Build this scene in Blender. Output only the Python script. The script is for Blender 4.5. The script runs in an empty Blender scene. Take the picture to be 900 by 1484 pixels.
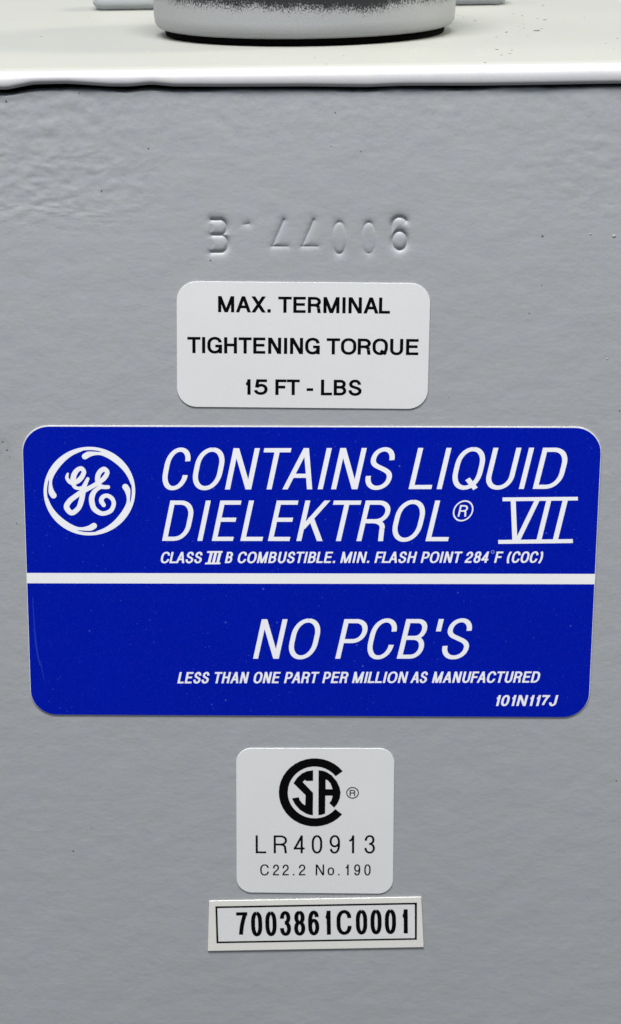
import bpy, bmesh, math, random
import numpy as np
from mathutils import Vector, Matrix, noise
from mathutils.geometry import delaunay_2d_cdt

random.seed(4); np.random.seed(4)
S = bpy.context.scene
C = S.collection
MM = 0.001

# ------------------------------------------------------------------ camera
F_PX, IW, IH = 3250.0, 900.0, 1484.0          # focal length in photo pixels
PITCH, ROLL, DIST = math.radians(17.3), math.radians(0.8), 0.406
fwd = Vector((0, math.cos(PITCH), -math.sin(PITCH)))
r0 = Vector((1, 0, 0)); u0 = Vector((0, math.sin(PITCH), math.cos(PITCH)))
rgt = r0 * math.cos(ROLL) - u0 * math.sin(ROLL)
upv = r0 * math.sin(ROLL) + u0 * math.cos(ROLL)
CAM = -fwd * DIST
cd = bpy.data.cameras.new('camera'); cam = bpy.data.objects.new('camera', cd); C.objects.link(cam)
cam.matrix_world = Matrix.Translation(CAM) @ Matrix((rgt, upv, -fwd)).transposed().to_4x4()
cd.sensor_fit = 'VERTICAL'; cd.sensor_height = 24.0; cd.lens = F_PX / IH * 24.0
cd.clip_start = 0.01; cd.clip_end = 50
cd.dof.use_dof = True; cd.dof.focus_distance = DIST * 0.985; cd.dof.aperture_fstop = 34
S.camera = cam

# ------------------------------------------------------------------ light
W = bpy.data.worlds.new('World'); S.world = W; W.use_nodes = True
bg = W.node_tree.nodes['Background']; bg.inputs[0].default_value = (0.82, 0.92, 1.06, 1); bg.inputs[1].default_value = 0.32
def area(name, loc, target, sx, sy, power, col):
    l = bpy.data.lights.new(name, 'AREA'); l.shape = 'RECTANGLE'; l.size = sx; l.size_y = sy
    l.energy = power; l.color = col
    o = bpy.data.objects.new(name, l); C.objects.link(o); o.location = loc
    o.rotation_euler = (Vector(target) - Vector(loc)).to_track_quat('-Z', 'Y').to_euler()
    return o
area('ceiling_lamp_front', (-0.08, -0.40, 1.02), (0, 0, 0.03), 0.9, 0.22, 25.0, (1.0, 0.985, 0.965))
area('ceiling_lamp_right', (2.4, 0.50, 1.40), (0, 0.05, 0.08), 0.6, 0.6, 62.0, (1.0, 0.99, 0.78))
area('ceiling_lamp_left', (-2.4, 0.55, 1.45), (0, 0.05, 0.08), 1.0, 1.0, 24.0, (1.0, 0.99, 0.78))
S.view_settings.view_transform = 'Standard'; S.view_settings.look = 'None'
S.view_settings.exposure = 0.0; S.view_settings.gamma = 1.0
S.view_settings.use_curve_mapping = False

# ------------------------------------------------------------------ photo pixel -> place
def ray(px, py): return fwd + rgt * ((px - IW / 2) / F_PX) + upv * ((IH / 2 - py) / F_PX)
def on_front(px, py, y=0.0):
    d = ray(px, py); return CAM + d * ((y - CAM.y) / d.y)
def on_level(px, py, z):
    d = ray(px, py); return CAM + d * ((z - CAM.z) / d.z)
def P2(px, py):
    p = on_front(px, py); return (p.x / MM, p.z / MM)          # millimetres on the front face

# ------------------------------------------------------------------ materials
def mat(name):
    m = bpy.data.materials.new(name); m.use_nodes = True
    nt = m.node_tree; b = nt.nodes['Principled BSDF']
    return m, nt, b
def nd(nt, t, **kw):
    n = nt.nodes.new(t)
    for k, v in kw.items():
        if k in n.inputs: n.inputs[k].default_value = v
        else: setattr(n, k, v)
    return n
def objco(nt, scale=(1, 1, 1)):
    t = nd(nt, 'ShaderNodeTexCoord'); mp = nd(nt, 'ShaderNodeMapping'); mp.inputs['Scale'].default_value = scale
    nt.links.new(t.outputs['Object'], mp.inputs['Vector']); return mp.outputs['Vector']
def ramp(nt, src, stops):
    r = nd(nt, 'ShaderNodeValToRGB'); e = r.color_ramp.elements
    while len(e) < len(stops): e.new(0.5)
    for i, (p, c) in enumerate(stops):
        e[i].position = p; e[i].color = (c, c, c, 1) if not isinstance(c, tuple) else (*c, 1)
    nt.links.new(src, r.inputs[0]); return r.outputs[0]
def mixc(nt, fac, a, b, blend='MIX'):
    m = nd(nt, 'ShaderNodeMix', data_type='RGBA', blend_type=blend)
    for sock, v in ((m.inputs[0], fac), (m.inputs[6], a), (m.inputs[7], b)):
        if hasattr(v, 'is_output'): nt.links.new(v, sock)
        elif isinstance(v, tuple): sock.default_value = (*v, 1)
        else: sock.default_value = v
    return m.outputs[2]
def noise_tex(nt, vec, scale, detail=3, rough=0.55):
    n = nd(nt, 'ShaderNodeTexNoise'); n.inputs['Scale'].default_value = scale
    n.inputs['Detail'].default_value = detail; n.inputs['Roughness'].default_value = rough
    nt.links.new(vec, n.inputs['Vector']); return n.outputs[0]
def bump(nt, h, dist, strength=1.0, nrm=None):
    b = nd(nt, 'ShaderNodeBump'); b.inputs['Strength'].default_value = strength; b.inputs['Distance'].default_value = dist
    nt.links.new(h, b.inputs['Height'])
    if nrm: nt.links.new(nrm, b.inputs['Normal'])
    return b.outputs[0]

def paint_mat(name, col, peel=0.00003, rough=0.42, spec=0.35, stain=False):
    m, nt, b = mat(name)
    v = objco(nt)
    big = noise_tex(nt, v, 25, 2)
    fine = noise_tex(nt, v, 6500, 1)
    c = mixc(nt, big, tuple(x * 0.95 for x in col), tuple(x * 1.04 for x in col))
    mot = noise_tex(nt, v, 330, 2)
    c = mixc(nt, ramp(nt, mot, [(0.3, 0.0), (0.7, 1.0)]), mixc(nt, 1.0, c, (1.015, 1.01, 0.985), 'MULTIPLY'), mixc(nt, 1.0, c, (0.985, 0.985, 1.02), 'MULTIPLY'))
    if stain:                                              # brown smudge at the edge of the blue sticker's row
        sx, sz = P2(-2, 648)
        dm = nd(nt, 'ShaderNodeVectorMath', operation='DISTANCE'); nt.links.new(v, dm.inputs[0]); dm.inputs[1].default_value = (sx * MM, 0, sz * MM + 0.262)
        near = ramp(nt, dm.outputs['Value'], [(0.0, 0.5), (0.0036, 0.0)])
        sm = nd(nt, 'ShaderNodeMath', operation='MULTIPLY'); nt.links.new(near, sm.inputs[0]); nt.links.new(ramp(nt, noise_tex(nt, v, 900, 3), [(0.35, 0.0), (0.75, 1.0)]), sm.inputs[1])
        c = mixc(nt, sm.outputs[0], c, (0.17, 0.13, 0.08))
    grain = ramp(nt, fine, [(0.25, 0.90), (0.75, 1.06)])
    c = mixc(nt, 1.0, c, grain, 'MULTIPLY')
    # pin-prick specks of dirt
    vo = nd(nt, 'ShaderNodeTexVoronoi'); vo.inputs['Scale'].default_value = 110
    nt.links.new(v, vo.inputs['Vector'])
    sp = ramp(nt, vo.outputs['Distance'], [(0.018, 1.0), (0.03, 0.0)])
    sel = nd(nt, 'ShaderNodeSeparateColor'); nt.links.new(vo.outputs['Color'], sel.inputs[0])
    keep = ramp(nt, sel.outputs[0], [(0.68, 0.0), (0.72, 1.0)])
    f = nd(nt, 'ShaderNodeMath', operation='MULTIPLY'); nt.links.new(sp, f.inputs[0]); nt.links.new(keep, f.inputs[1])
    c = mixc(nt, f.outputs[0], c, (0.06, 0.06, 0.06))
    nt.links.new(c, b.inputs['Base Color'])
    b.inputs['Roughness'].default_value = rough; b.inputs['Specular IOR Level'].default_value = spec
    h1 = noise_tex(nt, objco(nt, (0.75, 1, 1)), 200, 3, 0.55)
    h2 = noise_tex(nt, objco(nt, (0.6, 1, 1)), 1500, 2, 0.5)
    n1 = bump(nt, h1, peel * 4.2); n2 = bump(nt, h2, peel * 0.5, 1.0, n1)
    nt.links.new(n2, b.inputs['Normal'])
    return m
M_TANK = paint_mat('grey_enamel', (0.365, 0.380, 0.397), peel=0.00004, stain=True)
M_LID = paint_mat('grey_enamel_lid', (0.350, 0.355, 0.333), peel=0.000014, rough=0.42, spec=0.25)
M_RIM = paint_mat('grey_enamel_rim', (0.40, 0.402, 0.418), peel=0.000014, rough=0.42, spec=0.3)
M_BAR = paint_mat('grey_enamel_bar', (0.34, 0.36, 0.37), peel=0.00001, rough=0.35)

def print_mat(name, col, rough=0.5, spec=0.2, var=0.05, peel=0.000004):
    m, nt, b = mat(name); v = objco(nt)
    n = noise_tex(nt, v, 60, 4); g = noise_tex(nt, v, 5500, 1)
    c = mixc(nt, n, tuple(x * (1 - var) for x in col), tuple(min(1, x * (1 + var)) for x in col))
    c = mixc(nt, 1.0, c, ramp(nt, g, [(0.25, 1 - var), (0.75, 1 + var * 0.5)]), 'MULTIPLY')
    nt.links.new(c, b.inputs['Base Color'])
    b.inputs['Roughness'].default_value = rough; b.inputs['Specular IOR Level'].default_value = spec
    nt.links.new(bump(nt, noise_tex(nt, v, 300, 3), peel), b.inputs['Normal'])
    return m
M_VINYL = print_mat('white_vinyl', (0.73, 0.73, 0.74), peel=0.00001)
M_PAPER = print_mat('cream_paper', (0.76, 0.75, 0.71), rough=0.7, spec=0.1)
M_PAPER_IN = print_mat('laminated_paper', (0.745, 0.752, 0.762), rough=0.4)
M_STRIPE = print_mat('white_stripe', (0.88, 0.88, 0.89), rough=0.5)
M_INK = print_mat('black_ink', (0.003, 0.003, 0.0035), rough=0.6, spec=0.03, var=0.15)
M_WHITE = print_mat('white_print', (0.90, 0.91, 0.96), rough=0.5)
M_SCUFF = print_mat('scuffed_blue', (0.012, 0.035, 0.43), rough=0.5, spec=0.1)
M_DEGREE = print_mat('thin_white_print', (0.30, 0.38, 0.75), rough=0.5)
def blue_mat():
    m, nt, b = mat('blue_ink'); v = objco(nt)
    base, dust = (0.0004, 0.0090, 0.375), (0.10, 0.16, 0.62)
    n = noise_tex(nt, v, 70, 4)
    c = mixc(nt, n, tuple(x * 0.93 for x in base), tuple(x * 1.07 for x in base))
    g = noise_tex(nt, v, 4200, 2)
    c = mixc(nt, ramp(nt, g, [(0.56, 0.0), (0.85, 0.16)]), c, dust)
    for sc, th, k in ((260, 0.05, 0.62), (620, 0.07, 0.45)):
        vo = nd(nt, 'ShaderNodeTexVoronoi'); vo.inputs['Scale'].default_value = sc; nt.links.new(v, vo.inputs['Vector'])
        sp = ramp(nt, vo.outputs['Distance'], [(th * 0.4, 1.0), (th * 1.3, 0.0)])
        sel = nd(nt, 'ShaderNodeSeparateColor'); nt.links.new(vo.outputs['Color'], sel.inputs[0])
        kp = ramp(nt, sel.outputs[1], [(0.55, 0.0), (1.0, k)])
        f = nd(nt, 'ShaderNodeMath', operation='MULTIPLY'); nt.links.new(sp, f.inputs[0]); nt.links.new(kp, f.inputs[1])
        c = mixc(nt, f.outputs[0], c, dust)
    nt.links.new(c, b.inputs['Base Color'])
    b.inputs['Roughness'].default_value = 0.45; b.inputs['Specular IOR Level'].default_value = 0.02
    nt.links.new(bump(nt, noise_tex(nt, v, 400, 3), 0.000006), b.inputs['Normal'])
    return m
M_BLUE = blue_mat()

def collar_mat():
    m, nt, b = mat('speckled_collar'); t = nd(nt, 'ShaderNodeTexCoord')
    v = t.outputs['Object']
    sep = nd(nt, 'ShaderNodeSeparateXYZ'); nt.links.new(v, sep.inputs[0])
    # dark speckle in the base colour: dense high on the collar, breaking into specks lower down
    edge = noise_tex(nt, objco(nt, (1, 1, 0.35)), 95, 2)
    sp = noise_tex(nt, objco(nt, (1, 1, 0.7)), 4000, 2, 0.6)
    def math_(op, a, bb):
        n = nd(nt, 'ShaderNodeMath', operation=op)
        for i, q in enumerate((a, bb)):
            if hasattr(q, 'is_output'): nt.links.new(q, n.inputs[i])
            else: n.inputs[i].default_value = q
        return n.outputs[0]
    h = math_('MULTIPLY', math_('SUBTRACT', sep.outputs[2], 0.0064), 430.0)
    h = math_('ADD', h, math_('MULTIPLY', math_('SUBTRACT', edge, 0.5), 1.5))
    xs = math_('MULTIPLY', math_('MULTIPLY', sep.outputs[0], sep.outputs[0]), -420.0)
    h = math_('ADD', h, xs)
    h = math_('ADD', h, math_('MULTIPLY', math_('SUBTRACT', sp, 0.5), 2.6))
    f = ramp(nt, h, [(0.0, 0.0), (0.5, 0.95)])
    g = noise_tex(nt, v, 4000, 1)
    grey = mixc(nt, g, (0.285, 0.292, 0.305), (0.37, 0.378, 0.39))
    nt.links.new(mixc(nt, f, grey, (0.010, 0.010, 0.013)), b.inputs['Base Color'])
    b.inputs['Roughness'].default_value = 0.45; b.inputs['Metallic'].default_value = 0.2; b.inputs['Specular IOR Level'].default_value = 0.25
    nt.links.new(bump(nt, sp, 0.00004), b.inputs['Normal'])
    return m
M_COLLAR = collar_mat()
M_RUBBER = print_mat('black_rubber', (0.004, 0.004, 0.004), rough=0.9, spec=0.02)
M_PORC = print_mat('glazed_porcelain', (0.28, 0.30, 0.31), rough=0.15, spec=0.5)
M_SPECK = print_mat('dark_grit', (0.12, 0.115, 0.10), rough=0.9)
M_CHIP = print_mat('pale_grit', (0.75, 0.75, 0.73), rough=0.6)
M_FLOOR = print_mat('grey_concrete', (0.10, 0.10, 0.10), rough=0.9, var=0.15)

# ------------------------------------------------------------------ object helpers
def link_mesh(name, verts, faces, m, parent=None, smooth=False, origin=(0, 0, 0)):
    me = bpy.data.meshes.new(name); me.from_pydata([tuple(v) for v in verts], [], faces); me.update()
    me.materials.append(m)
    if smooth: me.polygons.foreach_set('use_smooth', [True] * len(me.polygons))
    o = bpy.data.objects.new(name, me); C.objects.link(o)
    if parent: o.parent = parent
    o.location = origin
    return o
def thing(name, label, cat, loc, group=None):
    o = bpy.data.objects.new(name, None); C.objects.link(o); o.location = loc; o.empty_display_size = 0.02
    o['label'] = label; o['category'] = cat
    if group: o['group'] = group
    return o

# ------------------------------------------------------------------ flat print engine (millimetres on the label)
def ccw(p):
    a = sum(p[i][0] * p[(i + 1) % len(p)][1] - p[(i + 1) % len(p)][0] * p[i][1] for i in range(len(p)))
    return p if a > 0 else p[::-1]
def union(polys, holes=()):
    """one clean triangle sheet from overlapping outlines"""
    vs, fs = [], []
    for p in list(polys) + list(holes):
        p = ccw(list(p)); fs.append(list(range(len(vs), len(vs) + len(p)))); vs += [Vector(q) for q in p]
    v, e, f, ov, oe, of = delaunay_2d_cdt(vs, [], fs, 0, 1e-5)
    v = [tuple(q) for q in v]
    cen = np.array([[(v[t[0]][k] + v[t[1]][k] + v[t[2]][k]) / 3 for k in (0, 1)] for t in f])
    def inside(p):
        q = np.array(p); r = np.zeros(len(cen), bool); j = len(q) - 1
        for i in range(len(q)):
            (xi, yi), (xj, yj) = q[i], q[j]
            if yi != yj: r ^= ((yi > cen[:, 1]) != (yj > cen[:, 1])) & (cen[:, 0] < (xj - xi) * (cen[:, 1] - yi) / (yj - yi) + xi)
            j = i
        return r
    m = np.zeros(len(cen), bool)
    for p in polys: m |= inside(p)
    for p in holes: m &= ~inside(p)
    return v, [list(t) for t, k in zip(f, m) if k]
def ribbon(pts, half):
    """quads along a polyline, half = number or list"""
    pts = [Vector(p) for p in pts]; n = len(pts); L, R = [], []
    hs = half if isinstance(half, (list, tuple)) else [half] * n
    for i in range(n):
        a = (pts[i] - pts[i - 1]).normalized() if i else (pts[1] - pts[0]).normalized()
        b = (pts[i + 1] - pts[i]).normalized() if i < n - 1 else a
        t = (a + b); t = t.normalized() if t.length > 1e-6 else a
        k = 1.0 / max(0.6, t.dot(b)); nn = Vector((-t.y, t.x)) * hs[i] * k
        L.append(tuple(pts[i] + nn)); R.append(tuple(pts[i] - nn))
    return [[R[i], R[i + 1], L[i + 1], L[i]] for i in range(n - 1)]
def disc(c, r, n=18): return [(c[0] + r * math.cos(2 * math.pi * i / n), c[1] + r * math.sin(2 * math.pi * i / n)) for i in range(n)]
def bez(a, b, c, d, n):
    out = []
    for i in range(1, n + 1):
        t = i / n; s = 1 - t
        out.append(tuple(s**3 * a[k] + 3 * s * s * t * b[k] + 3 * s * t * t * c[k] + t**3 * d[k] for k in (0, 1)))
    return out
def curve(cmds, k=0.58, n=9):
    pts = [cmds[0]]
    for c in cmds[1:]:
        p = pts[-1]
        if c[0] == 'l': pts.append(c[1:])
        elif c[0] == 'h': pts += bez(p, (p[0] + (c[1] - p[0]) * k, p[1]), (c[1], c[2] + (p[1] - c[2]) * k), (c[1], c[2]), n)
        elif c[0] == 'v': pts += bez(p, (p[0], p[1] + (c[2] - p[1]) * k), (c[1] + (p[0] - c[1]) * k, c[2]), (c[1], c[2]), n)
        elif c[0] == 'c': pts += bez(p, c[1:3], c[3:5], c[5:7], 12)
    return pts
D = lambda *a: ('D',) + a          # straight stem cut level: u0,v0,u1,v1
B = lambda *a: ('B',) + a          # level bar: u0,u1,v
Q = lambda *a: ('Q', list(a))      # curve
OO = [(.5, 1), ('h', 0, .6), ('l', 0, .4), ('v', .5, 0), ('h', 1, .4), ('l', 1, .6), ('v', .5, 1)]
SIX = [(.95, .77), ('v', .53, 1), ('h', 0, .56), ('l', 0, .35), ('v', .5, 0), ('h', 1, .32), ('v', .52, .62), ('h', 0, .34)]
def flip(c): return [tuple(1 - q if not isinstance(q, str) else q for q in x) for x in c]
GL = {
 'A': (.90, [D(0, 0, .5, 1), D(1, 0, .5, 1), B(.2, .8, .31)]),
 'B': (.75, [D(0, 0, 0, 1), Q((0, 1), ('l', .52, 1), ('h', .94, .77), ('v', .52, .53), ('l', 0, .53)), Q((.5, .53), ('h', 1, .26), ('v', .52, 0), ('l', 0, 0))]),
 'C': (.88, [Q((.98, .70), ('v', .52, 1), ('h', 0, .6), ('l', 0, .4), ('v', .5, 0), ('h', 1, .34))]),
 'D': (.83, [D(0, 0, 0, 1), Q((0, 1), ('l', .42, 1), ('h', 1, .62), ('l', 1, .38), ('v', .42, 0), ('l', 0, 0))]),
 'E': (.74, [D(0, 0, 0, 1), B(0, 1, 1), B(0, .93, .53), B(0, 1, 0)]),
 'F': (.68, [D(0, 0, 0, 1), B(0, 1, 1), B(0, .9, .51)]),
 'G': (.90, [Q((.97, .70), ('v', .52, 1), ('h', 0, .6), ('l', 0, .4), ('v', .5, 0), ('h', .98, .34), ('l', .98, .42)), B(.54, 1, .44), D(1, 0, 1, .47)]),
 'H': (.79, [D(0, 0, 0, 1), D(1, 0, 1, 1), B(0, 1, .53)]),
 'I': (0, [D(.5, 0, .5, 1)]),
 'J': (.62, [D(1, .28, 1, 1), Q((0, .30), ('v', .5, 0), ('h', 1, .30))]),
 'K': (.82, [D(0, 0, 0, 1), D(.0, .30, .93, 1), D(1, 0, .32, .58)]),
 'L': (.66, [D(0, 0, 0, 1), B(0, 1, 0)]),
 'M': (.96, [D(0, 0, 0, 1), D(1, 0, 1, 1), D(0, 1, .5, 0), D(1, 1, .5, 0)]),
 'N': (.80, [D(0, 0, 0, 1), D(1, 0, 1, 1), D(1, 0, 0, 1)]),
 'O': (.92, [Q(*OO)]),
 'P': (.74, [D(0, 0, 0, 1), Q((0, 1), ('l', .5, 1), ('h', 1, .72), ('v', .5, .44), ('l', 0, .44))]),
 'Q': (.92, [Q(*OO), Q((.55, .23), ('l', .98, -.03))]),
 'R': (.80, [D(0, 0, 0, 1), Q((0, 1), ('l', .5, 1), ('h', .97, .745), ('v', .5, .49), ('l', 0, .49)), Q((.45, .49), ('h', .90, .28)), D(.96, 0, .89, .30)]),
 'S': (.78, [Q((.93, .72), ('v', .5, 1), ('h', .06, .75), ('c', .06, .6, .3, .565, .5, .515), ('c', .75, .455, 1, .41, 1, .255), ('v', .5, 0), ('h', 0, .31))]),
 'T': (.80, [D(.5, 0, .5, 1), B(0, 1, 1)]),
 'U': (.78, [D(0, .3, 0, 1), D(1, .3, 1, 1), Q((0, .32), ('v', .5, 0), ('h', 1, .32))]),
 'V': (.88, [D(0, 1, .5, 0), D(1, 1, .5, 0)]),
 'X': (.86, [D(0, 0, 1, 1), D(0, 1, 1, 0)]),
 '0': (.67, [Q(*OO)]),
 '1': (.36, [D(1, 0, 1, 1), Q((-.02, .73), ('c', .5, .74, .86, .80, .95, .99))]),
 '2': (.67, [Q((0.02, .66), ('v', .5, 1), ('h', 1, .72), ('c', 1, .45, .05, .36, 0.02, 0.0)), B(0, 1, 0)]),
 '3': (.67, [Q((.02, .72), ('v', .5, 1), ('h', .94, .76), ('v', .42, .53)), Q((.42, .53), ('h', 1, .27), ('v', .5, 0), ('h', 0, .29))]),
 '4': (.70, [D(.78, 0, .78, 1), B(0, 1, .24), Q((0.02, .25), ('l', .74, .97))]),
 '5': (.67, [B(.16, .95, 1), Q((.2, 1), ('l', .09, .47)), Q((.09, .48), ('c', .2, .6, .38, .65, .52, .65), ('h', 1, .33), ('v', .5, 0), ('h', 0, .26))]),
 '6': (.67, [Q(*SIX)]),
 '7': (.65, [B(0, 1, 1), Q((.96, .98), ('c', .62, .7, .4, .35, .32, 0))]),
 '8': (.67, [Q((.5, 1), ('h', .06, .765), ('v', .5, .53), ('h', .94, .765), ('v', .5, 1)), Q((.5, .53), ('h', 0, .265), ('v', .5, 0), ('h', 1, .265), ('v', .5, .53))]),
 '9': (.67, [Q(*flip(SIX))]),
 'o': (.60, [('o',)]),
 '.': (0, [('dot',)]), '-': (.42, [B(0, 1, .33)]), "'": (0, [D(.5, .69, .5, 1)]),
 '(': (.30, [Q((1, 1.08), ('c', -.05, .75, -.05, .15, 1, -.14))]),
 ')': (.30, [Q((0, 1.08), ('c', 1.05, .75, 1.05, .15, 0, -.14))]),
}
ROUND = set('COQGS03689'); SOFT = set('COQGSDJ03689PR'); DIAG = set('ATVLXKF47')
def glyph(ch, x0, x1, H, tv, th):
    """outlines of one upright letter whose ink fills x0..x1 and 0..H"""
    Wd = x1 - x0; out = []; a = th / tv
    ya, yb = (-.018 * H, 1.018 * H) if ch in ROUND else ((-.018 * H, H) if ch in 'UJ' else (0, H))
    def q(pts):
        c = [((tv / 2 + u * (Wd - tv)) * a, ya + th / 2 + v * (yb - ya - th)) for u, v in pts]
        return [[(x / a + x0, y) for x, y in poly] for poly in ribbon(c, th / 2)]
    for el in GL[ch][1]:
        if el[0] == 'D':
            _, u_0, v_0, u_1, v_1 = el
            hw = tv / 2
            for _i in range(3):
                dx = abs(u_1 - u_0) * (Wd - 2 * hw); dy = abs(v_1 - v_0) * H
                hw = min(tv * math.hypot(dx, dy) / dy / 2, tv * .85)
            X0 = x0 + hw + u_0 * (Wd - 2 * hw); X1 = x0 + hw + u_1 * (Wd - 2 * hw)
            if u_0 == u_1 and u_0 in (0, 1): pass
            out.append([(X0 - hw, v_0 * H), (X0 + hw, v_0 * H), (X1 + hw, v_1 * H), (X1 - hw, v_1 * H)])
        elif el[0] == 'B':
            _, u_0, u_1, v = el; y = th / 2 + v * (H - th)
            out.append([(x0 + u_0 * Wd, y - th / 2), (x0 + u_1 * Wd, y - th / 2), (x0 + u_1 * Wd, y + th / 2), (x0 + u_0 * Wd, y + th / 2)])
        elif el[0] == 'Q': out += q(curve(el[1]))
        elif el[0] == 'o': out += q([(u, v * .70) for u, v in curve(OO)])
        elif el[0] == 'dot': out.append([(x0, 0), (x1, 0), (x1, th * 1.25), (x0, th * 1.25)])
    return out
class Print:
    """collects flat print in label millimetres"""
    def __init__(s): s.v, s.f = [], []
    def add(s, polys, holes=()):
        v, f = union(polys, holes); n = len(s.v); s.v += v; s.f += [[i + n for i in t] for t in f]
    def word(s, txt, px0, px1, yb, yt, tv, th, slant=0.0):
        """txt with its ink between photo columns px0..px1 on baseline row yb, cap row yt"""
        A, Bp = Vector(P2(px0, yb[0])), Vector(P2(px1, yb[1])); T = Vector(P2((px0 + px1) / 2, (yt[0] + yt[1]) / 2))
        ex = (Bp - A); wid = ex.length; ex.normalize(); ey = Vector((-ex.y, ex.x)); H = (T - (A + Bp) / 2).dot(ey)
        kx = wid / max(1e-6, px1 - px0) if px1 - px0 > 3 else 0.122
        tvm, thm = tv * kx, th * kx * 1.03
        # natural advance
        FX = set("I.'1()")
        ws = [max(1.9 * tvm, GL[c][0] * H * .62) if c in '1()' else tvm if c in FX else GL[c][0] * H for c in txt]; gaps = []
        for a_, b_ in zip(txt, txt[1:]):
            g = (.20 if slant and len(txt) > 2 else .17) * H
            for z in (a_, b_): g -= (.045 if z in SOFT else .075 if z in DIAG else 0) * H
            if a_ in 'LTFP' and b_ in 'AJ': g -= .06 * H
            if '1' == b_: g -= .03 * H
            gaps.append(g)
        flex = sum(w for w, c in zip(ws, txt) if c not in FX) + sum(gaps); fixed = sum(w for w, c in zip(ws, txt) if c in FX)
        k = (wid - fixed) / flex if flex > 1e-6 else 1
        if len(txt) == 1: ws = [wid]
        else:
            ws = [w * k if c not in FX else w for w, c in zip(ws, txt)]; gaps = [g * k for g in gaps]
        x = 0.0
        for i, ch in enumerate(txt):
            if ch != ' ':
                polys = glyph(ch, x, x + ws[i], H, tvm, thm)
                polys = [[tuple(A + ex * (px + slant * py) + ey * py) for px, py in p] for p in polys]
                s.add(polys)
            x += ws[i] + (gaps[i] if i < len(gaps) else 0)
    def build(s, name, m, parent, lift):
        o = parent_origin(parent)
        vs = [(x * MM - o.x, -lift * MM - o.y, z * MM - o.z) for x, z in s.v]
        return link_mesh(name, vs, [t if True else t for t in s.f], m, parent)
def parent_origin(p):
    o = Vector((0, 0, 0))
    while p: o += p.location; p = p.parent
    return o
def catmull(pts, n=7):
    out = []; P = [pts[0]] + list(pts) + [pts[-1]]
    for i in range(1, len(P) - 2):
        for k in range(n):
            t = k / n; q = []
            for d in range(len(pts[0])):
                a, b, c, e = P[i - 1][d], P[i][d], P[i + 1][d], P[i + 2][d]
                q.append(.5 * ((2 * b) + (c - a) * t + (2 * a - 5 * b + 4 * c - e) * t * t + (3 * b - a - 3 * c + e) * t**3))
            out.append(tuple(q))
    out.append(tuple(pts[-1])); return out
def brush(pts):
    """(x,y,r) polyline -> outlines with round ends"""
    c = catmull(pts); polys = ribbon([p[:2] for p in c], [p[2] for p in c])
    return polys + [disc(c[0], c[0][2]), disc(c[-1], c[-1][2])]
def px_polys(polys, ox, oy, k): return [[P2(ox + x / k, oy + y / k) for x, y in p] for p in polys]
def plate_outline(corners, rad, seg=10, inset=0.0):
    """rounded outline from four photo corners (TL,TR,BR,BL), radius in mm"""
    c = [Vector(P2(*q)) for q in corners]; out = []
    if inset:
        cc = []
        for i in range(4):
            a = (c[i - 1] - c[i]).normalized(); b = (c[(i + 1) % 4] - c[i]).normalized(); cc.append(c[i] + (a + b) * inset)
        c = cc
    for i in range(4):
        a = (c[i - 1] - c[i]).normalized(); b = (c[(i + 1) % 4] - c[i]).normalized()
        ctr = c[i] + (a + b) * rad
        if rad <= 0: out.append(tuple(c[i])); continue
        s, e = -b, -a                                # from the side before the corner to the side after it
        for k in range(seg + 1):
            t = k / seg * math.pi / 2
            out.append(tuple(ctr + s * rad * math.cos(t) + e * rad * math.sin(t)))
    return ccw(out)
def slab(name, outline, y0, y1, m, parent, edge=0.02, wob=0.0):
    """thin sheet from y0 (back) to y1 (front), softened front edge; mm"""
    o = parent_origin(parent); n = len(outline); V = []
    cx = sum(p[0] for p in outline) / n; cz = sum(p[1] for p in outline) / n
    if wob: outline = [(x + random.uniform(-wob, wob), z + random.uniform(-wob, wob)) for x, z in outline]
    def ring(y, ins):
        for x, z in outline:
            d = math.hypot(x - cx, z - cz) or 1
            V.append(((x - (x - cx) / d * ins) * MM - o.x, y * MM - o.y, (z - (z - cz) / d * ins) * MM - o.z))
    ring(-y0, 0); ring(-(y1 - edge), 0); ring(-y1, edge)
    Fc = []
    for r in range(2):
        for i in range(n):
            j = (i + 1) % n; Fc.append((r * n + i, r * n + j, (r + 1) * n + j, (r + 1) * n + i))
    Fc.append(tuple(range(2 * n, 3 * n))); Fc.append(tuple(range(n - 1, -1, -1)))
    return link_mesh(name, V, Fc, m, parent)

# ------------------------------------------------------------------ setting
TANK_BOTTOM = -0.262
fl = link_mesh('floor', [(-3, -3, TANK_BOTTOM), (3, -3, TANK_BOTTOM), (3, 3, TANK_BOTTOM), (-3, 3, TANK_BOTTOM)], [(0, 1, 2, 3)], M_FLOOR)
fl['kind'] = 'structure'

# ------------------------------------------------------------------ capacitor tank
HALF, DEPTH, RC = 88.0, 330.0, 9.0                       # mm
cap = thing('capacitor', 'grey painted steel capacitor tank with stamped number and welded lid edge', 'capacitor', (0, 0, TANK_BOTTOM))
def interp(px, table):
    xs = [t[0] for t in table]; ys = [t[1] for t in table]; return np.interp(px, xs, ys)
CREV = [(-100, 134), (0, 137), (25, 138.5), (50, 133), (83, 130.7), (133, 130), (167, 132), (193, 133.7), (227, 130), (260, 133), (300, 132.5), (360, 131),
        (450, 131), (500, 132), (540, 133), (590, 129.5), (640, 131), (700, 130.4), (740, 128), (800, 128.2), (900, 126), (1000, 125)]
BEAD = [(-100, 126), (0, 126), (20, 127), (60, 119), (110, 118), (170, 122), (200, 122), (230, 119), (260, 122), (330, 122.5), (450, 122), (540, 123), (590, 121), (700, 121), (800, 119.5), (900, 118), (1000, 117)]
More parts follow.
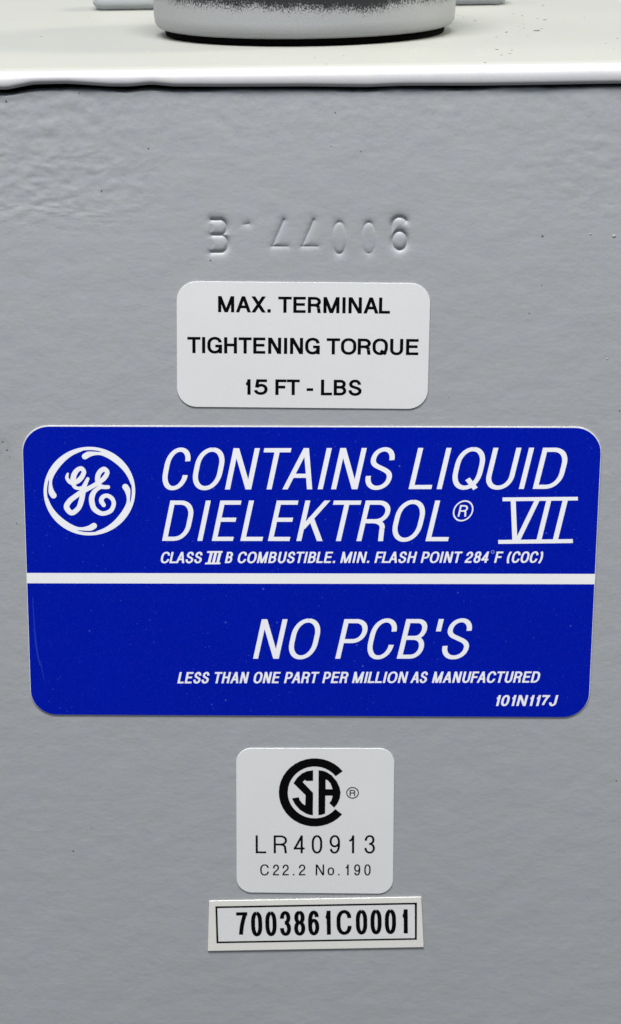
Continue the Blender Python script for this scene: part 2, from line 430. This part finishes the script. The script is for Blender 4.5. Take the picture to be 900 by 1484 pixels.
def smooth_table(tab, xs_mm):
    # photo column of a front-face x at the lid edge, then height in mm of the table's row there
    z = []
    for x in xs_mm:
        px = 450 + x * 8.43
        acc = 0
        for d, w in ((-7, .25), (0, .5), (7, .25)): acc += w * float(interp(px + d, tab))
        z.append(P2(px, acc)[1])
    return np.array(z)
# plan outline columns (front dense)
xs = np.concatenate([np.arange(-79, -60, 1.0), np.arange(-60, -19.5, .35), np.arange(-19.5, 19.5, .1), np.arange(19.5, 60, .35), np.arange(60, 79.01, 1.0)])
cols = [(x, 0.0, 0.0, -1.0) for x in xs]
def corner(cx, cy, a0, n=8):
    return [(cx + RC * math.cos(a0 + k / n * math.pi / 2), cy + RC * math.sin(a0 + k / n * math.pi / 2),
             math.cos(a0 + k / n * math.pi / 2), math.sin(a0 + k / n * math.pi / 2)) for k in range(n + 1)]
cols += corner(79, RC, -math.pi / 2)[1:] + corner(79, DEPTH - RC, 0) + corner(-79, DEPTH - RC, math.pi / 2) + corner(-79, RC, math.pi)[:-1]
cols = np.array(cols); NC = len(cols); NF = len(xs)
zcrev = np.full(NC, 0.0); zbead = np.full(NC, 0.0)
zcrev[:NF] = smooth_table(CREV, xs) + np.array([.10 * noise.noise(Vector((x * .32, 2.2, 0))) + .05 * noise.noise(Vector((x * .9, 7.2, 0))) for x in xs]); zbead[:NF] = smooth_table([(a, b + 3.2) for a, b in BEAD], xs)
for i in range(NF, NC):
    t = (i - NF + 1) / (NC - NF + 1); zcrev[i] = zcrev[NF - 1] * (1 - t) + zcrev[0] * t; zbead[i] = zbead[NF - 1] * (1 - t) + zbead[0] * t
# relief on the front: stamped characters, wrinkled paint
def Z(ox, oy, k, pts): return np.array([P2(ox + x / k, oy + y / k) for x, y in pts])
def ell(cx, cy, rx, ry, a0, a1, n=20): return [(cx + rx * math.cos(math.radians(a0 + (a1 - a0) * i / n)), cy - ry * math.sin(math.radians(a0 + (a1 - a0) * i / n))) for i in range(n + 1)]
K5 = 5.625
stamp = []                                                # (points mm, depth at each point)
def st(pts, dep, ox=290):
    p = Z(ox, 305, K5, pts); dd = np.array(dep if isinstance(dep, (list, tuple)) else [dep] * len(p), float); stamp.append((p, dd))
st([(92, 80), (92, 205), (92, 345)], .07)
st([(92, 80), (170, 80)] + ell(165, 142, 48, 62, 85, -85, 12) + [(100, 204)], .25)
st([(100, 204), (170, 205)] + ell(170, 275, 55, 70, 85, -85, 12) + [(92, 345)], .25)
st([(352, 117), (395, 112)], [.06, .13])
for dx in (0, 244):
    st([(682 + dx, 82), (590 + dx, 293)], [.17, .12]); st([(590 + dx, 294), (715 + dx, 296)], [.15, .10]); st([(690 + dx, 300), (690 + dx, 345)], [.03, .02])
e = ell(235, 226, 57, 130, 0, 360, 40); st(e, [.03 + .12 * abs(math.sin(math.radians(9 * i)))**2 for i in range(41)], 450)
e = ell(475, 226, 58, 126, 0, 360, 40); st(e, [.02 + (.14 if math.sin(math.radians(9 * i)) > 0 else .07) * abs(math.sin(math.radians(9 * i)))**2 for i in range(41)], 450)
st(ell(727, 249, 60, 77, 0, 360, 40), .26, 450)
st(ell(727, 120, 62, 62, 20, 180, 14) + [(664, 180), (667, 249)], [.14] + [.25] * 14 + [.15, .12], 450)
def seg_depth(X, Zz, pts, dep, hw):
    best = np.zeros_like(X)
    for (a, b, d0, d1) in zip(pts[:-1], pts[1:], dep[:-1], dep[1:]):
        ab = b - a; L2 = max(ab @ ab, 1e-9)
        t = np.clip(((X - a[0]) * ab[0] + (Zz - a[1]) * ab[1]) / L2, 0, 1)
        d = np.hypot(X - a[0] - t * ab[0], Zz - a[1] - t * ab[1]); dep_ = d0 + (d1 - d0) * t
        best = np.maximum(best, dep_ * np.exp(-d / hw))
    return best
rows = np.concatenate([np.array([TANK_BOTTOM / MM, -200, -140, -110]), np.arange(-95, 44, 1.5), np.arange(44, 56.5, .1), np.arange(56.5, 73.5, .3)])
XX, ZZ = np.meshgrid(cols[:, 0], rows)
onfront = np.zeros((len(rows), NC)); onfront[:, :NF] = 1
dep = np.zeros_like(XX)
zone = (rows > 43) & (rows < 58); cz = slice(0, NF)
sub = np.zeros((zone.sum(), NF))
for p, d in stamp: sub = np.maximum(sub, seg_depth(XX[zone][:, cz], ZZ[zone][:, cz], p, d * 2.0, .40))
dep[np.ix_(zone, np.arange(NF))] = sub
# crumpled paint in the upper corner and a milder band under the lid
hi = np.where(rows > 50)[0]
for r in hi[::1]:
    z = rows[r]
    for c_ in range(NF):
        x = xs[c_]
        m_ = max(0.0, min(1.0, (-22 - x) / 16)) * max(0.0, min(1.0, (z - 50) / 8))
        m2 = max(0.0, min(1.0, (z - 60) / 12)) * .42
        m3 = max(0.0, min(1.0, (x - 28) / 18)) * max(0.0, min(1.0, (z - 50) / 8)) * .45
        w = max(m_, m2, m3)
        if w > 0.01:
            q = Vector((x * .36, z * .66, 3.1)); nz = noise.fractal(q, .8, 2.1, 4) + .5 * abs(noise.noise(Vector((x * .16, z * .62, 9.7))))
            v_ = w * .085 * (nz + .9)
            dep[r, c_] += max(0, v_)
V = []; 
RB = .28
nrows = len(rows)
top_f = np.clip((ZZ - 66) / (rows[-1] - 66), 0, 1)
zsh = ZZ + top_f * ((zcrev - RB)[None, :] - rows[-1])
base = np.stack([np.broadcast_to(cols[:, 0], XX.shape) - dep * cols[:, 2], np.broadcast_to(cols[:, 1], XX.shape) - dep * cols[:, 3], zsh], -1)
ext = []
lastdep = dep[-1]
for t in (30, 60, 90):
    a = math.radians(t); off = RB * (1 - math.cos(a)) + lastdep
    ext.append(np.stack([cols[:, 0] - off * cols[:, 2], cols[:, 1] - off * cols[:, 3], zcrev - RB + RB * math.sin(a)], -1))
for off in (.35, .6, 3.0):
    ext.append(np.stack([cols[:, 0] - off * cols[:, 2], cols[:, 1] - off * cols[:, 3], zcrev + .05 * off], -1))
allv = np.concatenate([base, np.stack(ext)], 0); NR = allv.shape[0]
def grid_obj(name, arr, m, parent, cap_top=False, cap_bot=False):
    nr, nc = arr.shape[:2]; me = bpy.data.meshes.new(name); o0 = parent_origin(parent)
    co = arr.reshape(-1, 3) * MM - np.array(o0)
    me.vertices.add(nr * nc); me.vertices.foreach_set('co', co.ravel())
    i = np.arange(nr - 1)[:, None] * nc; j = np.arange(nc)[None, :]; j2 = (j + 1) % nc
    q = np.stack([i + j, i + j2, i + nc + j2, i + nc + j], -1).reshape(-1, 4)
    loops = [q.ravel()]; starts = list(range(0, len(q) * 4, 4))
    if cap_top: starts.append(len(q) * 4); loops.append((nr - 1) * nc + np.arange(nc))
    if cap_bot: starts.append(sum(len(l) for l in loops)); loops.append(np.arange(nc)[::-1])
    loops = np.concatenate(loops)
    me.loops.add(len(loops)); me.loops.foreach_set('vertex_index', loops)
    me.polygons.add(len(starts)); me.polygons.foreach_set('loop_start', starts)
    me.update(calc_edges=True); me.validate()
    sm = [True] * len(me.polygons)
    for k in range(int(cap_top) + int(cap_bot)): sm[-1 - k] = False
    me.polygons.foreach_set('use_smooth', sm)
    me.materials.append(m); o = bpy.data.objects.new(name, me); C.objects.link(o); o.parent = parent
    return o
grid_obj('tank_body', allv, M_TANK, cap, False, True)

# lid with rounded rolled edge
LID_Z = P2(450, 98.5)[1]                                    # mm, refined by the edge row in the photo
lid_rows = []
def lrow(off, z): lid_rows.append(np.stack([cols[:, 0] + off * cols[:, 2], cols[:, 1] + off * cols[:, 3], z if hasattr(z, '__len__') else np.full(NC, z)], -1))
wav = np.array([.12 * noise.noise(Vector((c[0] * .11, c[1] * .11, 5.5))) + .05 * noise.noise(Vector((c[0] * .4, c[1] * .4, 1.5))) for c in cols])
lrow(-3.2, zbead + .25); lrow(-1.2, zbead + .05); lrow(-.2, zbead + .0)
lip = zbead + .85
for o_, h_ in ((.20, .04), (.46, .16), (.66, .36), (.77, .60)): lrow(o_ + wav, zbead + h_)
for t in range(0, 91, 10):                                 # up over the rolled edge
    a = math.radians(t)
    lrow(.80 + wav * math.cos(a) - 2.3 * (1 - math.cos(a)), lip + (LID_Z - lip) * math.sin(a))
lrow(-1.9, LID_Z - .01); lrow(-2.15, LID_Z - .06); lrow(-2.3, LID_Z - .2); lrow(-2.3, LID_Z - .6)
grid_obj('rolled_rim', np.stack(lid_rows), M_RIM, cap)
lid_rows.clear(); LID_Z -= .10
lrow(-1.0, LID_Z - .5); lrow(-1.6, LID_Z); lrow(-7.5, LID_Z + .02)
grid_obj('lid', np.stack(lid_rows), M_LID, cap, True, False)

# bushing on the lid
lz = (LID_Z + .02) * MM
front = on_level(442, 68.5, lz); depth0 = (front - CAM).dot(fwd)
RBU = 217.5 / F_PX * depth0
for _ in range(6): RBU = 217.5 / F_PX * (Vector((front.x, front.y + RBU, lz)) - CAM).dot(fwd)
bc = Vector((on_level(442, 50, lz).x, front.y + RBU * .985, lz))
def lathe(name, prof, m, parent, loc, n=128):
    V = [(r * math.cos(2 * math.pi * k / n), r * math.sin(2 * math.pi * k / n), z) for r, z in prof for k in range(n)]
    Fc = [(i * n + k, i * n + (k + 1) % n, (i + 1) * n + (k + 1) % n, (i + 1) * n + k) for i in range(len(prof) - 1) for k in range(n)]
    Fc.append(tuple(range(n - 1, -1, -1))); Fc.append(tuple((len(prof) - 1) * n + k for k in range(n)))
    o = link_mesh(name, V, Fc, m, parent, True); o.location = loc
    return o
r = RBU
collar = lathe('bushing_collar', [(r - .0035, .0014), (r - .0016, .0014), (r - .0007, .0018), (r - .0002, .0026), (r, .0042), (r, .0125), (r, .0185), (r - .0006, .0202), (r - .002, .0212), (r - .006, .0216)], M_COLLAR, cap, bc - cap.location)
lathe('gasket', [(r - .0024, .00001), (r - .0022, .0003), (r - .0022, .0015), (r - .003, .0018)], M_RUBBER, collar, (0, 0, 0))
pr = [(r - .010, .0216), (r - .013, .024), (r - .014, .030), (r - .014, .052), (r - .016, .056), (r - .022, .058)]
lathe('porcelain_body', pr, M_PORC, collar, (0, 0, 0))

# rounded bar lying across the lid behind the bushing
pl, prr = on_level(135, 15.5, lz), on_level(736, 8.5, lz)
by = (pl.y + prr.y) / 2; hl = (prr.x - pl.x) / 2; bx_ = (prr.x + pl.x) / 2; sl = (prr.y - pl.y) / (2 * hl)
prof = [(.0016, 0), (.0004, .0005), (0, .0016), (0, .0030), (.0008, .0042), (.0022, .0048), (.011, .0048), (.0124, .0042), (.0132, .003), (.0132, .0016), (.0128, .0005), (.0116, 0)]
stn = []
for xx, ins in ((-hl, .0022), (-hl + .0007, .0009), (-hl + .0022, 0), (0, 0), (hl - .0022, 0), (hl - .0007, .0009), (hl, .0022)):
    stn.append([(xx, (.0066 + (y - .0066) * (1 - ins / .0066)), .0024 + (z - .0024) * (1 - ins / .0044) if ins else z) for y, z in prof])
nP = len(prof); Vb = [p for s_ in stn for p in s_]
Fb = [(i * nP + k, i * nP + (k + 1) % nP, (i + 1) * nP + (k + 1) % nP, (i + 1) * nP + k) for i in range(len(stn) - 1) for k in range(nP)]
Fb += [tuple(range(nP)), tuple(range(len(Vb) - 1, len(Vb) - 1 - nP, -1))]
bar = link_mesh('cross_bar', Vb, Fb, M_BAR, cap, True); bar.location = Vector((bx_, by, lz)) - cap.location
bar['label'] = 'pale blue-grey rounded bar lying across the lid behind the bushing'

# grit and paint chips on lid and front
def blobs(name, spots, m):
    V, Fc = [], []; o0 = parent_origin(cap)
    for p, nrm, rad in spots:
        t = Vector((1, 0, 0)); b_ = nrm.cross(t); n = len(V)
        k = 7; ph = random.random() * 6; a1, a2 = rad * random.uniform(.8, 1.5), rad * random.uniform(.6, 1.0)
        for h, sc in ((-.1, 1.0), (.2, .8), (.34, .4)):
            for i in range(k):
                w = 2 * math.pi * i / k + ph; jj = random.uniform(.75, 1.2)
                V.append(p + t * (a1 * sc * jj * math.cos(w)) + b_ * (a2 * sc * jj * math.sin(w)) + nrm * (h * rad) - o0)
        for rr in range(2):
            for i in range(k): Fc.append((n + rr * k + i, n + rr * k + (i + 1) % k, n + (rr + 1) * k + (i + 1) % k, n + (rr + 1) * k + i))
        Fc.append(tuple(n + 2 * k + i for i in range(k)))
    o = link_mesh(name, V, Fc, m, cap, True); o['kind'] = 'stuff'; return o
up = Vector((0, 0, 1)); fr = Vector((0, -1, 0))
dark = [(on_level(x, y, lz), up, rr * .00011) for x, y, rr in [(688, 30, 3), (734, 47, 3.6), (778, 45, 5.5), (780, 44, 3), (757, 23, 3), (720, 54, 2), (759, 35, 2), (759, 41, 2), (720, 72, 3), (727, 80, 2.4), (703, 91, 2.2),
        (742, 73, 2), (739, 78, 2), (779, 27, 2), (671, 25, 1.6), (744, 20, 1.6), (787, 8, 3), (790, 29, 3.5), (785, 42, 2.6), (847, 26, 1.8), (895, 56, 2.4), (878, 63, 1.6), (456, 84, 1.6), (473, 93, 1.8), (498, 81, 1.8), (60, 53, 1.8), (128, 24, 1.4), (752, 39, 1.6), (765, 52, 1.4), (890, 70, 1.4), (705, 60, 1.2)]]
dark += [(on_front(x, y), fr, rr * .00011) for x, y, rr in [(115, 134, 1.0), (147, 276, 1.4), (305, 377, 1.3), (106, 1233, 1.8), (133, 1200, 1.2), (893, 1131, 1.5), (486, 163, 1.0), (523, 219, 1.1), (786, 342, 2.0), (480, 212, .8), (650, 576, 1.1), (898, 595, 1.6),
        (9, 146, 1.3), (215, 215, 1.0), (10, 652, 1.6), (4, 640, 1.5), (14, 662, 1.0), (24, 758, 1.1), (767, 454, 1.1), (785, 413, 1.1)]]
blobs('dark_grit', dark, M_SPECK)
pale = [(on_level(x, y, lz), up, rr * .00012) for x, y, rr in [(215, 75, 2.4), (602, 73, 3.2), (607, 70, 2), (696, 80, 2.2), (692, 73, 1.8), (665, 23, 1.8), (305, 77, 1.5), (534, 66, 1.5), (565, 60, 1.5)]]
blobs('paint_nib', [(on_front(x, y, 0), fr, rr * .0001) for x, y, rr in [(890, 342, 3.2), (856, 339, 2.4), (880, 520, 1.8), (874, 508, 1.2)]], M_TANK)
blobs('paint_nib', pale, M_LID)

# ------------------------------------------------------------------ stickers
def sticker(name, label, cat, corners):
    c = [P2(*q) for q in corners]
    loc = Vector((sum(p[0] for p in c) / 4 * MM, 0, min(p[1] for p in c) * MM))
    return thing(name, label, cat, loc)

# torque sticker
TQ = [(256, 407.6), (624, 410.6), (619.3, 592.4), (256.7, 589)]
t = sticker('torque_sticker', 'white rounded sticker with three lines of black torque lettering, under the stamped number', 'sticker', TQ)
slab('backing', plate_outline(TQ, 3.5), 0.0, .16, M_VINYL, t)
def textline(parent, name, words, yb, yt, tv, th, slant, m, lift, xr):
    """words = (text, px0, px1); yb/yt = rows at columns xr[0], xr[1]"""
    p = Print(); f = lambda q, x: q[0] + (q[1] - q[0]) * (x - xr[0]) / (xr[1] - xr[0])
    for w, a, b_ in words: p.word(w, a, b_, (f(yb, a), f(yb, b_)), (f(yt, a), f(yt, b_)), tv, th, slant)
    return p.build(name, m, parent, lift)
textline(t, 'lettering', [('MAX.', 316.1, 392.3), ('TERMINAL', 403.2, 565)], (452, 454.2), (428.7, 431), 4.7, 3.9, 0, M_INK, .175, (316, 565))
textline(t, 'lettering', [('TIGHTENING', 271.7, 463.4), ('TORQUE', 473.2, 606.1)], (511.2, 514.3), (487.8, 491.1), 4.7, 3.9, 0, M_INK, .175, (272, 606))
textline(t, 'lettering', [('15', 354.3, 387.9), ('FT', 399, 434.3), ('-', 444.3, 453.7), ('LBS', 465, 523.9)], (571.6, 572.9), (549.2, 550.2), 4.7, 3.9, 0, M_INK, .175, (354, 524))

# blue sticker
BL = [(31.2, 616.4), (873, 618.4), (852.8, 1039.2), (45, 1035.2)]
t = sticker('fluid_sticker', 'large blue rounded sticker with white slanted lettering, round monogram and a white stripe', 'sticker', BL)
slab('backing', plate_outline(BL, 4.9), 0.0, .17, M_VINYL, t)
inn = [(x, z - .07) for x, z in plate_outline(BL, 4.8, inset=.11)]
s0, s1 = (P2(37, 829.8), P2(866, 831.2)), (P2(37, 844.8), P2(866, 846.2))
def cut(outline, line, keep_up):
    (xa, za), (xb, zb) = line; out = []
    side = lambda p: (p[1] - (za + (zb - za) * (p[0] - xa) / (xb - xa))) * (1 if keep_up else -1)
    n = len(outline)
    for i in range(n):
        a, b_ = outline[i], outline[(i + 1) % n]; sa, sb = side(a), side(b_)
        if sa >= 0: out.append(a)
        if sa * sb < 0:
            k = sa / (sa - sb); out.append((a[0] + (b_[0] - a[0]) * k, a[1] + (b_[1] - a[1]) * k))
    return out
for ol in (cut(inn, s0, True), cut(inn, s1, False)):
    p = Print(); p.add([ol]); p.build('blue_field', M_BLUE, t, .185)
st_ol = cut(cut(plate_outline(BL, 4.9, inset=.05), s0, False), s1, True)
p = Print(); p.add([st_ol]); p.build('stripe', M_STRIPE, t, .18)
L1 = dict(C=0)
SL = .212
def letters(parent, name, items, yb, yt, tv, th, slant, m, lift, xr): return textline(parent, name, [(c, a, b_) for c, a, b_ in items], yb, yt, tv, th, slant, m, lift, xr)
letters(t, 'heading_lettering', [('C', 231.5, 268), ('O', 275.3, 317.3), ('N', 326, 364), ('T', 370.5, 409.5), ('A', 409.3, 452.5), ('I', 460.3, 467.7), ('N', 479.8, 518), ('S', 525.8, 563.8),
        ('L', 592, 625), ('I', 632.7, 640), ('Q', 650.8, 693.3), ('U', 700.3, 740.8), ('I', 751.8, 759), ('D', 771.8, 812)], (709, 708), (649.3, 648.3), 7.3, 6.1, SL, M_WHITE, .20, (235, 820))
letters(t, 'heading_lettering', [('D', 235, 272.3), ('I', 286.3, 293.1), ('E', 307, 337.5), ('L', 348.3, 380), ('E', 388.3, 419.5), ('K', 429.5, 467.5), ('T', 470.5, 510.3), ('R', 516.5, 556.3), ('O', 564, 606.5), ('L', 616.5, 649)],
        (783.3, 783.8), (724.9, 724.9), 7.1, 6.1, SL, M_WHITE, .20, (235, 650))
letters(t, 'heading_lettering', [('N', 366.8, 404), ('O', 414.3, 455.5), ('P', 485.8, 522.8), ('C', 528, 565.8), ('B', 575, 610), ("'", 623, 628), ('S', 636.8, 675.3)], (954, 954), (896.9, 896.5), 7.2, 6.0, SL, M_WHITE, .20, (366, 676))
pr_ = textline(t, 'small_lettering', [('CLASS', 232, 291.5), ('B', 325.8, 335.5), ('COMBUSTIBLE.', 343.3, 485), ('MIN.', 493, 534.5), ('FLASH', 542.5, 600.8), ('POINT', 609.5, 666.5), ('284', 673, 706.3), ('F', 715.8, 725.5), ('(COC)', 732.5, 785)],
        (815.6, 815), (799.4, 798.8), 3.0, 2.5, SL, M_WHITE, .20, (232, 785))
textline(t, 'small_lettering', [('LESS', 257.1, 301.5), ('THAN', 308.4, 357.8), ('ONE', 366.2, 403.3), ('PART', 411.5, 459.3), ('PER', 466.8, 502.5), ('MILLION', 510, 588), ('AS', 594.3, 617.5), ('MANUFACTURED', 625.8, 780)],
        (989.8, 988.7), (973.5, 972.5), 3.1, 2.6, SL, M_WHITE, .20, (257, 780))
textline(t, 'small_lettering', [('101N117J', 715.6, 805)], (1022.5, 1022.5), (1006.8, 1006.8), 3.4, 2.8, SL, M_WHITE, .20, (715, 805))
# roman numerals with bars
def quad(ax, ay, bx, by_, w):     # slanted bar cut level, horizontal width w (zoom units)
    return [(ax - w, ay), (ax + w, ay), (bx + w, by_), (bx - w, by_)]
p = Print()
p.add(px_polys([[(413, 22), (849, 18), (849, 39), (413, 44)], [(388, 268), (820, 263), (820, 286), (388, 291)],
      quad(474, 30, 484, 275, 14.5), quad(617, 30, 498, 275, 15), quad(683, 30, 622, 275, 14.5), quad(778, 30, 717, 275, 15)], 625, 715, 4))
p.build('roman_numeral', M_WHITE, t, .20)
p = Print()
p.add(px_polys([[(302, 333), (391, 332), (390, 342.5), (300, 343.5)], [(290, 399), (378, 398), (377, 408.5), (288, 409.5)],
      quad(327, 338, 311, 404, 8), quad(352, 338, 336, 404, 8), quad(377, 338, 361, 404, 8)], 225, 715, 4))
p.build('roman_numeral', M_WHITE, t, .20)
def ring_polys(cx, cy, rx, ry, w, shear=0.0, n=48):
    o_, i_ = [], []
    for k in range(n):
        a = 2 * math.pi * k / n; c, s_ = math.cos(a), math.sin(a)
        o_.append((cx + rx * c + shear * ry * s_, cy - ry * s_)); i_.append((cx + (rx - w) * c + shear * (ry - w) * s_, cy - (ry - w) * s_))
    return [P2(*q) for q in o_], [P2(*q) for q in i_]
p = Print(); a_, b_ = ring_polys(671.1, 739.8, 14.6, 15.3, 2.1, .2); p.add([a_], [b_]); p.word('R', 663, 675.6, (748.2, 748.2), (731.5, 731.5), 2.5, 2.2, .2)
p.build('registered_mark', M_WHITE, t, .20)
p = Print(); a_, b_ = ring_polys(714, 799.4, 2.6, 2.5, .8, .0, 20); p.add([a_], [b_]); p.build('degree_mark', M_DEGREE, t, .20)
# round script monogram
emb = Print()
g1 = [(133, 163, 17), (120, 215, 24), (145, 262, 27), (190, 293, 30), (250, 282, 34), (300, 250, 36), (345, 195, 35), (367, 130, 32), (328, 84, 31), (270, 110, 35), (226, 175, 40), (210, 250, 38), (216, 312, 32), (242, 357, 27), (290, 373, 24), (345, 362, 26)]
g2 = [(424, 234, 24), (397, 290, 29), (368, 360, 36), (352, 450, 37), (328, 560, 39), (286, 662, 36), (190, 728, 37), (116, 645, 40), (160, 556, 38), (245, 487, 36), (340, 422, 36), (420, 380, 33), (500, 338, 32), (560, 302, 33), (612, 268, 33), (672, 212, 35), (706, 140, 33), (660, 94, 35), (600, 132, 36), (568, 200, 37), (570, 280, 36), (602, 338, 32), (660, 354, 29), (718, 354, 28)]
g3 = [(620, 350, 28), (555, 386, 29), (500, 450, 38), (480, 540, 40), (505, 648, 39), (565, 710, 36), (650, 738, 31), (755, 697, 32), (800, 600, 31), (775, 520, 31), (705, 478, 30), (640, 500, 33), (620, 555, 35), (655, 615, 30)]
mono = brush(g1) + brush(g2) + brush(g3)
emb.add(px_polys(mono, 85, 670, 10))
ecx, ecy, erx, ery = 448.5, 401.0, 373.0, 361.0
circ = lambda a, rr: (ecx + rr * math.cos(a), ecy + rr * math.sin(a) * ery / erx)
NN = 96
rp = [[circ(2 * math.pi * i / NN, 373), circ(2 * math.pi * (i + 1) / NN, 373), circ(2 * math.pi * (i + 1) / NN, 346), circ(2 * math.pi * i / NN, 346)] for i in range(NN)]
drop = [(412, 118, 25), (440, 102, 24), (480, 95, 17), (520, 94, 13), (560, 98, 16), (620, 120, 22), (680, 163, 21), (730, 215, 17), (770, 275, 14), (796, 340, 11)]
drop = [((x - ecx), (y - ecy) * erx / ery, rr) for x, y, rr in drop]
for q in range(4):
    a = q * math.pi / 2; ca, sa = math.cos(a), math.sin(a)
    rp += [[(ecx + X * ca - Y * sa, ecy + (X * sa + Y * ca) * ery / erx) for X, Y in poly] for poly in brush(drop)]
emb.add(px_polys(rp, 50, 640, K5))
emb.build('monogram', M_WHITE, t, .20)
# crease scuff near the lower corner
cr = [(47.5, 865, .5), (49.5, 900, .9), (52, 930, 1.4), (56, 955, 1.1), (60, 965, .7), (63, 978, .45), (65.5, 988, .2)]
p = Print(); p.add([[P2(*q) for q in poly] for poly in brush(cr)]); p.build('scuff', M_SCUFF, t, .192)

# certification sticker
CS = [(342.3, 1084), (571.6, 1084.3), (569.3, 1294.7), (343, 1292.7)]
t = sticker('certification_sticker', 'square white rounded sticker with round black emblem above two rows of black characters', 'sticker', CS)
slab('backing', plate_outline(CS, 2.9), 0.0, .16, M_VINYL, t)
K7 = 6.923
ex0, ey0 = 388.0, 400.0
def earc(rx, ry, a0, a1, n=30): return [(ex0 + rx * math.cos(math.radians(a0 + (a1 - a0) * i / n)), ey0 - ry * math.sin(math.radians(a0 + (a1 - a0) * i / n))) for i in range(n + 1)]
ca = [earc(360, 342, 38.5, 320), earc(270, 260, 38.5, 320)]
cp = [[ca[0][i], ca[0][i + 1], ca[1][i + 1], ca[1][i]] for i in range(30)]
sp_ = [(372, 178), (372, 285), (305, 285), (290, 274), (268, 296), (372, 405), (370, 630), (335, 624), (300, 612), (240, 575), (195, 525), (175, 490), (160, 460), (228, 448), (240, 480), (265, 512), (293, 530), (297, 428), (175, 308), (210, 255), (260, 210), (310, 187)]
ap_ = [(427, 178), (465, 182), (505, 194), (560, 230), (610, 290), (638, 350), (648, 400), (640, 460), (615, 515), (583, 553), (535, 507), (556, 478), (568, 440), (560, 432), (495, 432), (493, 612), (460, 624), (425, 630)]
hole = [(498, 270), (520, 280), (545, 308), (568, 368), (498, 368)]
p = Print(); p.add(px_polys(cp, 400, 1090, K7)); p.add(px_polys([sp_], 400, 1090, K7)); p.add(px_polys([ap_], 400, 1090, K7), px_polys([hole], 400, 1090, K7))
p.build('emblem', M_INK, t, .175)
p = Print(); a_, b_ = ring_polys(510.9, 1148.4, 9.1, 8.4, 1.4); p.add([a_], [b_]); p.word('R', 506.6, 515.2, (1153, 1153), (1144.2, 1144.2), 1.6, 1.4, 0); p.build('registered_mark', M_INK, t, .175)
letters(t, 'lettering', [('L', 370.6, 385.8), ('R', 396.7, 416.6), ('4', 425.6, 441.6), ('0', 451.7, 467), ('9', 477.5, 492.7), ('1', 504.4, 513.2), ('3', 528, 543.3)], (1235.9, 1235.9), (1210.1, 1210.1), 3.2, 2.8, 0, M_INK, .175, (370, 544))
letters(t, 'lettering', [('C', 377.2, 389.7), ('2', 395.5, 404.5), ('2', 409.4, 418.6), ('.', 424.4, 426.7), ('2', 433, 442.5), ('N', 457.5, 469.7), ('o', 474.7, 484.2), ('.', 490, 492), ('1', 500, 505.3), ('9', 513, 522), ('0', 527.8, 537)],
        (1267.9, 1267.9), (1252.2, 1252.2), 2.2, 1.9, 0, M_INK, .175, (377, 537))

# serial number sticker
SN = [(303.2, 1305.2), (610.4, 1299.4), (613.9, 1371.6), (301.2, 1377.2)]
t = sticker('serial_sticker', 'small tilted cream paper sticker with black bordered serial number, below the square sticker', 'sticker', SN)
ol = plate_outline(SN, .12, 3)
slab('backing', ol, 0.0, .24, M_PAPER, t, .03)
fo = [(312.2, 1312.6), (604.2, 1307.2), (604, 1360.8), (313.9, 1366)]; fi = [(315, 1315.2), (601, 1309.8), (601.2, 1358.6), (316.6, 1363.6)]
p = Print(); p.add([[P2(*q) for q in fi]]); p.build('number_field', M_PAPER_IN, t, .255)
p = Print(); p.add([[P2(*q) for q in fo]], [[P2(*q) for q in fi]]); p.build('border_line', M_INK, t, .262)
letters(t, 'lettering', [('7', 343.2, 359.4), ('0', 364.4, 380.6), ('0', 385, 401.3), ('3', 406, 422.1), ('8', 426.4, 442.7), ('6', 446.8, 463), ('1', 469.8, 479.6), ('C', 487.9, 509.8), ('0', 515.8, 532.4), ('0', 537, 553.2), ('0', 557.8, 574), ('1', 580.9, 591)],
        (1355.9, 1351.6), (1321.2, 1316.8), 5.9, 5.0, 0, M_INK, .27, (343, 591))
